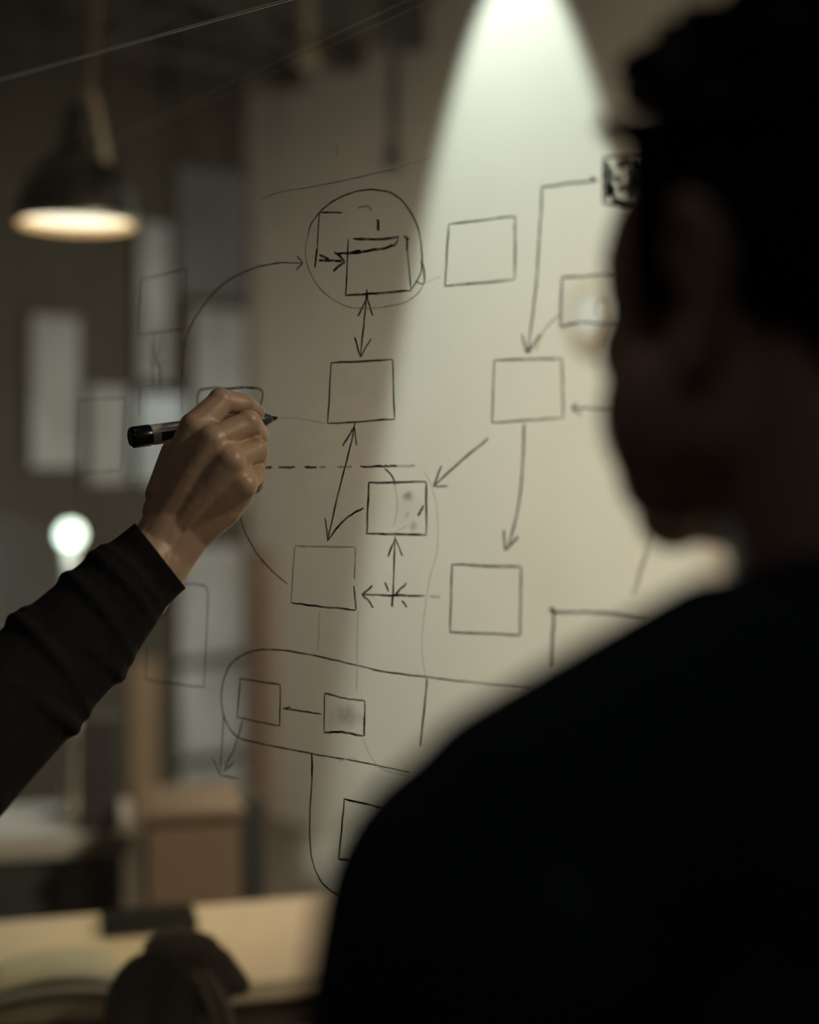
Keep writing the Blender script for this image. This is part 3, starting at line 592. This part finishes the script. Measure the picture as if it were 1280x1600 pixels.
def head_prims(C, Fd, Ld, s=1.0):
    Up = Vector((0, 0, 1)); R3 = Matrix((( -Ld.x, Fd.x, 0), (-Ld.y, Fd.y, 0), (0, 0, 1)))   # local x = right, y = forward
    def h(x, y, z): return C+R3 @ (Vector((x, y, z))*s)
    e = lambda x, y, z, rx, ry, rz_: ell(h(x, y, z), (rx*s, ry*s, rz_*s), R3)
    pr = [e(0, -0.010, 0.030, 0.074, 0.092, 0.082), e(0, 0.022, 0.012, 0.066, 0.066, 0.078), e(0, 0.030, -0.038, 0.064, 0.060, 0.064),
          e(0, 0.052, -0.082, 0.034, 0.036, 0.026), e(0, 0.078, 0.020, 0.052, 0.014, 0.014), e(0, 0.083, -0.060, 0.024, 0.013, 0.014)]
    for k in (-1, 1):
        pr += [cap(h(k*0.060, 0.002, -0.058), 0.017*s, h(k*0.024, 0.062, -0.092), 0.017*s), e(k*0.040, 0.056, -0.022, 0.025, 0.025, 0.026), e(k*0.048, 0.044, 0.012, 0.020, 0.030, 0.040), e(k*0.047, 0.042, -0.050, 0.026, 0.031, 0.036), e(k*0.043, 0.042, -0.074, 0.021, 0.028, 0.024),
               cap(h(k*0.060, 0.004, -0.02), 0.016*s, h(k*0.060, 0.002, -0.058), 0.017*s), e(k*0.012, 0.102, -0.033, 0.008, 0.010, 0.007)]
        ex, ey = k*0.078, -0.012                                 # ear: rim, lobe and back plate
        ring = [(ex, ey+0.012, -0.022), (ex+k*0.003, ey+0.000, -0.034), (ex+k*0.008, ey-0.012, -0.018), (ex+k*0.013, ey-0.019, 0.004), (ex+k*0.013, ey-0.012, 0.022), (ex+k*0.008, ey+0.004, 0.029), (ex+k*0.002, ey+0.014, 0.020), (ex, ey+0.016, 0.004)]
        pr += chain([h(*q_) for q_ in ring], [0.0048*s, 0.0062*s]+[0.0046*s]*6)
        pr += [e(ex+k*0.003, ey-0.003, 0.002, 0.005, 0.015, 0.026)]
    pr += [cap(h(0, 0.088, 0.014), 0.008*s, h(0, 0.110, -0.030), 0.011*s)]
    return pr, h, R3, e

def face_parts(par, h, R3, e, s, org, mh):
    for k in (-1, 1):
        blob('eyeball', [ell(h(k*0.031, 0.075, 0.004), (0.0125*s,)*3)], 0.0025, M['eye'], par, origin=org)
        blob('iris', [ell(h(k*0.031, 0.0865, 0.004), (0.0055*s, 0.0022*s, 0.0055*s), R3)], 0.0012, M['iris'], par, origin=org)
        blob('eyebrow', chain([h(k*0.014, 0.094, 0.022), h(k*0.030, 0.092, 0.028), h(k*0.048, 0.078, 0.022)], [0.0034, 0.0038, 0.0022]), 0.0016, mh, par, origin=org)
    blob('lips', [e(0, 0.094, -0.055, 0.022, 0.006, 0.0042), e(0, 0.094, -0.062, 0.019, 0.006, 0.0048)], 0.0016, M['lip'], par, origin=org)

# ---------------- person 1: nearer man seen from behind, right
FY = math.radians(33); Fd = Vector((-math.sin(FY), math.cos(FY), 0)); Ld = Vector((-math.cos(FY), -math.sin(FY), 0))
C1 = Vector((0.177, 0.605, 1.573)); org1 = Vector((0.19, 0.53, 0))
p1 = thing('person', 'man with short black hair in a dark navy sweater, seen from behind at the right', 'person', org1)
hp, h1, R31, e1 = head_prims(C1, Fd, Ld, 1.04)
sh1L, sh1R = Vector((0.040, 0.520, 1.325)), Vector((0.345, 0.500, 1.325))
neck = chain([C1+Vector((0.004, -0.012, -0.05)), Vector((0.188, 0.570, 1.45)), Vector((0.192, 0.545, 1.38))], [0.058, 0.057, 0.068])
chest = Vector((0.196, 0.540, 1.22)); pelvis = Vector((0.20, 0.53, 0.93))
def legs(pel, dx, floor_pts, r=1.0):
    pr = []
    for k, fp in zip((-1, 1), floor_pts):
        hip = pel+dx*(0.09*k)+Vector((0, 0, -0.04)); an = Vector(fp)+Vector((0, 0, 0.085)); kn = lerp(hip, an, 0.5)+Vector((0, 0.015, 0))
        pr += chain([hip, kn, lerp(kn, an, 0.3), an], [0.082*r, 0.055*r, 0.054*r, 0.038*r])
    return pr
f1 = [Vector((0.11, 0.50, 0)), Vector((0.28, 0.44, 0))]
el1L, el1R = Vector((-0.025, 0.500, 1.03)), Vector((0.385, 0.430, 1.03)); wr1L, wr1R = Vector((0.00, 0.60, 0.80)), Vector((0.37, 0.46, 0.79))
arms = chain([sh1L, el1L, wr1L], [0.050, 0.040, 0.027])+chain([sh1R, el1R, wr1R], [0.050, 0.040, 0.027])
torso = [ell(chest, (0.150, 0.095, 0.17)), ell(lerp(chest, pelvis, 0.55), (0.135, 0.085, 0.17)), ell(pelvis, (0.145, 0.095, 0.10))]
hands1 = relaxed_hand(wr1L, Vector((0.01, 0.12, -1)), Vector((1, 0.2, 0)), Vector((0.1, 1, 0.1)))+relaxed_hand(wr1R, Vector((-0.01, 0.12, -1)), Vector((-1, 0.2, 0)), Vector((-0.1, 1, 0.1)))
feet = lambda fs, fwd: [cap(f+Vector((0, 0, 0.07)), 0.038, f+fwd*0.06+Vector((0, 0, 0.035)), 0.032) for f in fs]
fine = blob_mesh(hp+neck, 0.0030, 5); fineh = blob_mesh(hands1, 0.0025, 4)
blob('body', torso+arms+neck[1:]+legs(pelvis, Vector((1, 0, 0)), f1)+feet(f1, Vector((-0.3, 0.954, 0))), 0.010, M['skin2'], p1, origin=org1, merge=(fine, fineh))
face_parts(p1, h1, R31, e1, 1.04, org1, M['hair'])
# hair: cap of overlapping locks
hr = [e1(0, -0.024, 0.040, 0.082, 0.096, 0.084), e1(0, -0.062, -0.004, 0.066, 0.046, 0.060), e1(0, -0.070, -0.045, 0.048, 0.028, 0.040)]
for k in (-1, 1): hr += [cap(h1(k*0.070, 0.022, 0.055), 0.014, h1(k*0.072, 0.026, 0.012), 0.008), cap(h1(k*0.072, 0.026, 0.012), 0.008, h1(k*0.070, 0.024, -0.008), 0.005)]
for i in range(150):
    u_ = rnd.uniform(0, 2*math.pi); v_ = rnd.uniform(0.12, 1.0)
    x, y, z = 0.082*math.cos(u_)*math.sqrt(1-v_*v_*0.96), -0.020+0.100*math.sin(u_)*math.sqrt(1-v_*v_*0.96), 0.040+0.086*v_
    if y > 0.025 and z < 0.090: continue
    q1 = h1(x, y, z); q2 = h1(x*1.04+rnd.uniform(-.02, .02), y+rnd.uniform(0.0, 0.025), z+rnd.uniform(-0.002, 0.008)); r_ = rnd.uniform(0.006, 0.010); hr.append(cap(q1, r_, q2, r_*0.5))
for x, y, z in ((-0.045, 0.062, 0.085), (-0.03, 0.072, 0.098), (-0.058, 0.05, 0.090), (0, 0.074, 0.098), (0.03, 0.07, 0.095), (0.05, 0.058, 0.088)):
    hr.append(cap(h1(x*0.9, y-0.035, z+0.006), 0.016, h1(x*0.98, y+0.000, z+0.006), 0.009))
blob('hair', hr, 0.0035, M['hair'], p1, smooth=2, origin=org1)
shirt = [ell(chest+Vector((0, -0.005, 0)), (0.172, 0.115, 0.17)), ell(lerp(chest, pelvis, 0.55), (0.155, 0.105, 0.20)), ell(pelvis+Vector((0, 0, 0.01)), (0.160, 0.112, 0.10))]
shirt += chain([sh1L, el1L, wr1L], [0.077, 0.060, 0.042])+chain([sh1R, el1R, wr1R], [0.077, 0.060, 0.042])
nb = Vector((0.190, 0.548, 1.405))
shirt += [cap((0.139, 0.542, 1.395), 0.068, (0.060, 0.526, 1.352), 0.070), cap((0.240, 0.545, 1.395), 0.068, (0.325, 0.510, 1.352), 0.070), cap((0.139, 0.542, 1.395), 0.068, (0.24, 0.545, 1.395), 0.068), cap(Vector((0.190, 0.556, 1.425)), 0.064, nb, 0.070), cap(Vector((0.19, 0.54, 1.34)), 0.10, chest, 0.11)]
blob('sweater', shirt, 0.006, M['navy'], p1, smooth=10, origin=org1,
     cuts=((wr1L+Vector((0, 0.004, -0.008)), (wr1L-el1L).normalized(), 0.09), (wr1R+Vector((0, 0.004, -0.008)), (wr1R-el1R).normalized(), 0.09), (Vector((0.19, 0.56, 1.452)), Vector((0, 0.25, 1)).normalized(), 0.2)), thick=0.003)
blob('collar', [cap(Vector((0.189+0.062*math.cos(t_), 0.560+0.060*math.sin(t_), 1.448-0.016*math.sin(t_))), 0.008, Vector((0.189+0.062*math.cos(t_+.3), 0.560+0.060*math.sin(t_+.3), 1.448-0.016*math.sin(t_+.3))), 0.008) for t_ in [i*0.2856 for i in range(22)]], 0.003, M['navy'], p1, origin=org1)
blob('trousers', [ell(pelvis, (0.150, 0.105, 0.10))]+legs(pelvis, Vector((1, 0, 0)), f1, 1.12), 0.008, M['denim'], p1, origin=org1)
def shoes(par, fs, fwd, org):
    for f in fs: blob('shoe', [cap(f+fwd*-0.035+Vector((0, 0, 0.044)), 0.042, f+fwd*0.05+Vector((0, 0, 0.040)), 0.038), cap(f+fwd*0.05+Vector((0, 0, 0.038)), 0.038, f+fwd*0.15+Vector((0, 0, 0.032)), 0.032)], 0.006, M['shoe'], par, origin=org)
shoes(p1, f1, Vector((-0.3, 0.954, 0)), org1)

# ---------------- person 2: writer standing outside the frame at left, arm reaching in
org2 = Vector((-0.62, 0.82, 0))
p2 = thing('person', 'person in a black long-sleeved top reaching in from the left and writing with a marker', 'person', org2)
F2 = Vector((0.55, 0.83, 0)).normalized(); L2 = Vector((-F2.y, F2.x, 0)); Rr = -L2
C2 = Vector((-0.63, 0.86, 1.60)); hp2, h2, R32, e2 = head_prims(C2, F2, L2, 1.0)
base2 = Vector((-0.64, 0.82, 0)); nk2 = Vector((-0.640, 0.835, 1.44)); ch2 = base2+Vector((0, 0, 1.22)); pe2 = base2+Vector((0, 0, 0.93))
shR = base2+Rr*0.155+Vector((0, 0.0, 1.355)); shL = base2-Rr*0.155+Vector((0, 0, 1.355))
wri = P(252, 852, 1.165); fa1 = P(198, 914, 1.155); fa2 = P(128, 993, 1.140); fa3 = P(50, 1070, 1.115); elb = P(-90, 1195, 1.07)
def K(x, y, d): return P(x, y, d)
# palm frame from picture: knuckle arc, wrist, hidden thumb
mcp = [K(305, 668, 1.178), K(332, 688, 1.167), K(360, 720, 1.164), K(380, 757, 1.171)]
pr = []
# carpus and dorsum
pr += [cap(K(303, 830, 1.182), 0.0165, K(262, 878, 1.176), 0.0205), cap(K(262, 878, 1.176), 0.0205, K(225, 925, 1.165), 0.024)]
wc = K(274, 797, 1.181); w0 = K(244, 860, 1.179)
pr += [cap(w0, 0.0254, wc, 0.0200), cap(K(205, 915, 1.160), 0.029, w0, 0.0258)]
mc0 = [K(254, 800, 1.182), K(266, 802, 1.179), K(284, 808, 1.179), K(302, 812, 1.182)]
pr += [cap(mc0[0], 0.0170, mcp[0], 0.0138), cap(mc0[1], 0.0190, mcp[1], 0.0136), cap(mc0[2], 0.0190, mcp[2], 0.0134), cap(mc0[3], 0.0185, mcp[3], 0.0126),
       cap(K(278, 770, 1.186), 0.022, K(345, 760, 1.184), 0.020), cap(K(303, 832, 1.182), 0.0170, K(350, 792, 1.182), 0.0165), cap(K(350, 792, 1.182), 0.0165, K(376, 766, 1.178), 0.0125), cap(K(275, 708, 1.186), 0.013, K(260, 770, 1.184), 0.018)]
for i in range(3):                                              # flesh between the metacarpals
    pr.append(cap(lerp(mc0[i], mc0[i+1], 0.5), 0.0185, lerp(mcp[i], mcp[i+1], 0.5)+Vector((-0.002, 0.0030, -0.001)), 0.0132))
# fingers: MCP, PIP, DIP, tip
fing = [([mcp[0], K(346, 627, 1.192), K(383, 632, 1.206), K(402, 645, 1.222)], [0.0138, 0.0108, 0.0088, 0.0068]),
        ([mcp[1], K(390, 661, 1.184), K(404, 680, 1.206), K(386, 688, 1.222)], [0.0124, 0.0105, 0.0092, 0.0082]),
        ([mcp[2], K(402, 703, 1.188), K(402, 722, 1.210), K(380, 728, 1.224)], [0.0116, 0.0098, 0.0088, 0.0078]),
        ([mcp[3], K(401, 740, 1.194), K(398, 758, 1.214), K(376, 762, 1.224)], [0.0104, 0.0087, 0.0076, 0.0068])]
for pts_, rs_ in fing: pr += chain(pts_, rs_)
for i in range(3): pr.append(cap(lerp(mcp[i], fing[i][0][1], 0.14)+Vector((0, 0.003, 0)), 0.0108, lerp(mcp[i+1], fing[i+1][0][1], 0.14)+Vector((0, 0.003, 0)), 0.0102))
for i, r_ in ((0, 0.0106), (1, 0.0106), (2, 0.0100), (3, 0.0088)): pr.append(ell(fing[i][0][1]+Vector((-0.001, -0.001, 0.001)), (r_,)*3))
# tendons fanning over the dorsum
for m_, q_ in zip(mcp, (K(268, 770, 1.1665), K(285, 775, 1.162), K(303, 782, 1.162), K(320, 790, 1.165))): pr.append(cap(m_+Vector((-0.001, -0.0085, -0.002)), 0.0034, q_+Vector((0, 0.003, 0)), 0.0034))
# thumb behind the pen, pressing it from below
pr += chain([K(280, 760, 1.196), K(300, 716, 1.220), K(340, 692, 1.240), K(378, 674, 1.251)], [0.0155, 0.0125, 0.0112, 0.0088])
handm = blob_mesh(pr, 0.0013, 6, 0.5)
armR = chain([shR, elb, fa1, w0], [0.048, 0.040, 0.030, 0.026])
handL2w = base2-Rr*0.24+Vector((0, 0, 0.80)); elL = base2-Rr*0.22+Vector((0, -0.02, 1.05))
armL = chain([shL, elL, handL2w], [0.048, 0.038, 0.026])
f2 = [base2+L2*0.10, base2-L2*0.10]
for f in f2: f.z = 0
torso2 = [ell(ch2, (0.14, 0.12, 0.17)), ell(lerp(ch2, pe2, 0.55), (0.125, 0.11, 0.17)), ell(pe2, (0.135, 0.12, 0.10))]
neck2 = chain([C2+Vector((0.0, -0.012, -0.05)), nk2, nk2-Vector((0, 0, 0.07))], [0.054, 0.053, 0.062])
body2 = blob('body', torso2+armR[:2]+armL+neck2[1:]+legs(pe2, L2, f2)+feet(f2, F2)+[cap(elb, 0.04, fa1, 0.03), cap(fa1, 0.03, K(205, 915, 1.158), 0.029)], 0.010, M['skin'], p2, origin=org2,
     merge=(blob_mesh(hp2+neck2, 0.0035, 5), handm, blob_mesh(relaxed_hand(handL2w, Vector((0, 0.1, -1)), Rr, F2), 0.003, 4)))
face_parts(p2, h2, R32, e2, 1.0, org2, M['hair'])
hr2 = [e2(0, -0.022, 0.040, 0.080, 0.094, 0.084), e2(0, -0.055, 0.0, 0.066, 0.046, 0.062)]
for i in range(60):
    u_ = rnd.uniform(0, 2*math.pi); v_ = rnd.uniform(0.2, 1.0); x, y, z = 0.08*math.cos(u_)*math.sqrt(1-v_*v_*.96), -0.02+0.096*math.sin(u_)*math.sqrt(1-v_*v_*.96), 0.04+0.085*v_
    hr2.append(cap(h2(x, y, z), 0.009, h2(x*1.03, y+0.02, z+0.004), 0.005))
blob('hair', hr2, 0.005, M['hair'], p2, smooth=2, origin=org2)
# nail of the index finger
nv = (fing[0][0][3]-fing[0][0][2]).normalized()
blob('fingernail', [ell(lerp(fing[0][0][2], fing[0][0][3], 0.8)+Vector((0.001, -0.002, 0.0058)), (0.0055, 0.0048, 0.0013), Matrix.Rotation(0.35, 3, 'Y'))], 0.0006, M['nail'], p2, origin=org2)
# top: sleeve follows the picture's folds
cfo = K(250, 869, 1.162)
slv = chain([shR, elb, fa3], [0.068, 0.060, 0.0500])
slv += chain([fa3, fa2, K(178, 936, 1.150), fa1, K(225, 890, 1.160), cfo, K(270, 850, 1.165)], [0.0495, 0.0465, 0.0400, 0.0370, 0.0350, 0.0345, 0.0340])
def ringf(x, y, d, r, tilt=0.0, rr=0.005):                     # a soft fold around the forearm
    c_ = K(x, y, d); dr_ = (cfo-fa3).normalized(); s_, t_ = frame_of(dr_)
    pts_ = [c_+(s_*math.cos(a_)+t_*math.sin(a_))*r+dr_*tilt*math.sin(a_+tilt*40) for a_ in [i*2*math.pi/22 for i in range(23)]]
    return chain(pts_, [rr]*23)
slv += ringf(190, 921, 1.152, 0.0345, 0.003, 0.0065)+ringf(205, 905, 1.155, 0.0345, 0.002, 0.0040)+ringf(150, 968, 1.146, 0.0400, 0.008, 0.0070)+ringf(112, 1008, 1.138, 0.0440, -0.008, 0.0070)+ringf(75, 1043, 1.125, 0.0460, 0.010, 0.0065)+ringf(35, 1085, 1.11, 0.0475, -0.008, 0.007)
slm = blob_mesh(slv, 0.0028, 4, cuts=((cfo+(cfo-fa1).normalized()*0.0005, (cfo-fa1).normalized()+Vector((0.10, 0, 0)), 0.07),))
top2 = [ell(ch2, (0.160, 0.138, 0.17)), ell(lerp(ch2, pe2, 0.55), (0.146, 0.130, 0.20)), ell(pe2, (0.152, 0.136, 0.10)), cap(nk2-Vector((0, 0, 0.04)), 0.066, shR, 0.062), cap(nk2-Vector((0, 0, 0.04)), 0.066, shL, 0.062), cap(nk2-Vector((0, 0, 0.10)), 0.10, ch2, 0.11)]
top2 += chain([shR, elb], [0.068, 0.058])+chain([shL, elL, handL2w], [0.068, 0.054, 0.040])
blob('long_sleeved_top', top2, 0.008, M['sleeve'], p2, smooth=6, origin=org2, merge=(slm,), thick=0.0016,
     cuts=((handL2w-Vector((0, 0, 0.006)), Vector((0, 0, -1)), 0.08),))
blob('trousers', [ell(pe2, (0.142, 0.126, 0.10))]+legs(pe2, L2, f2, 1.12), 0.008, M['denim'], p2, origin=org2)
shoes(p2, f2, F2, org2)
bpy.context.view_layer.update()
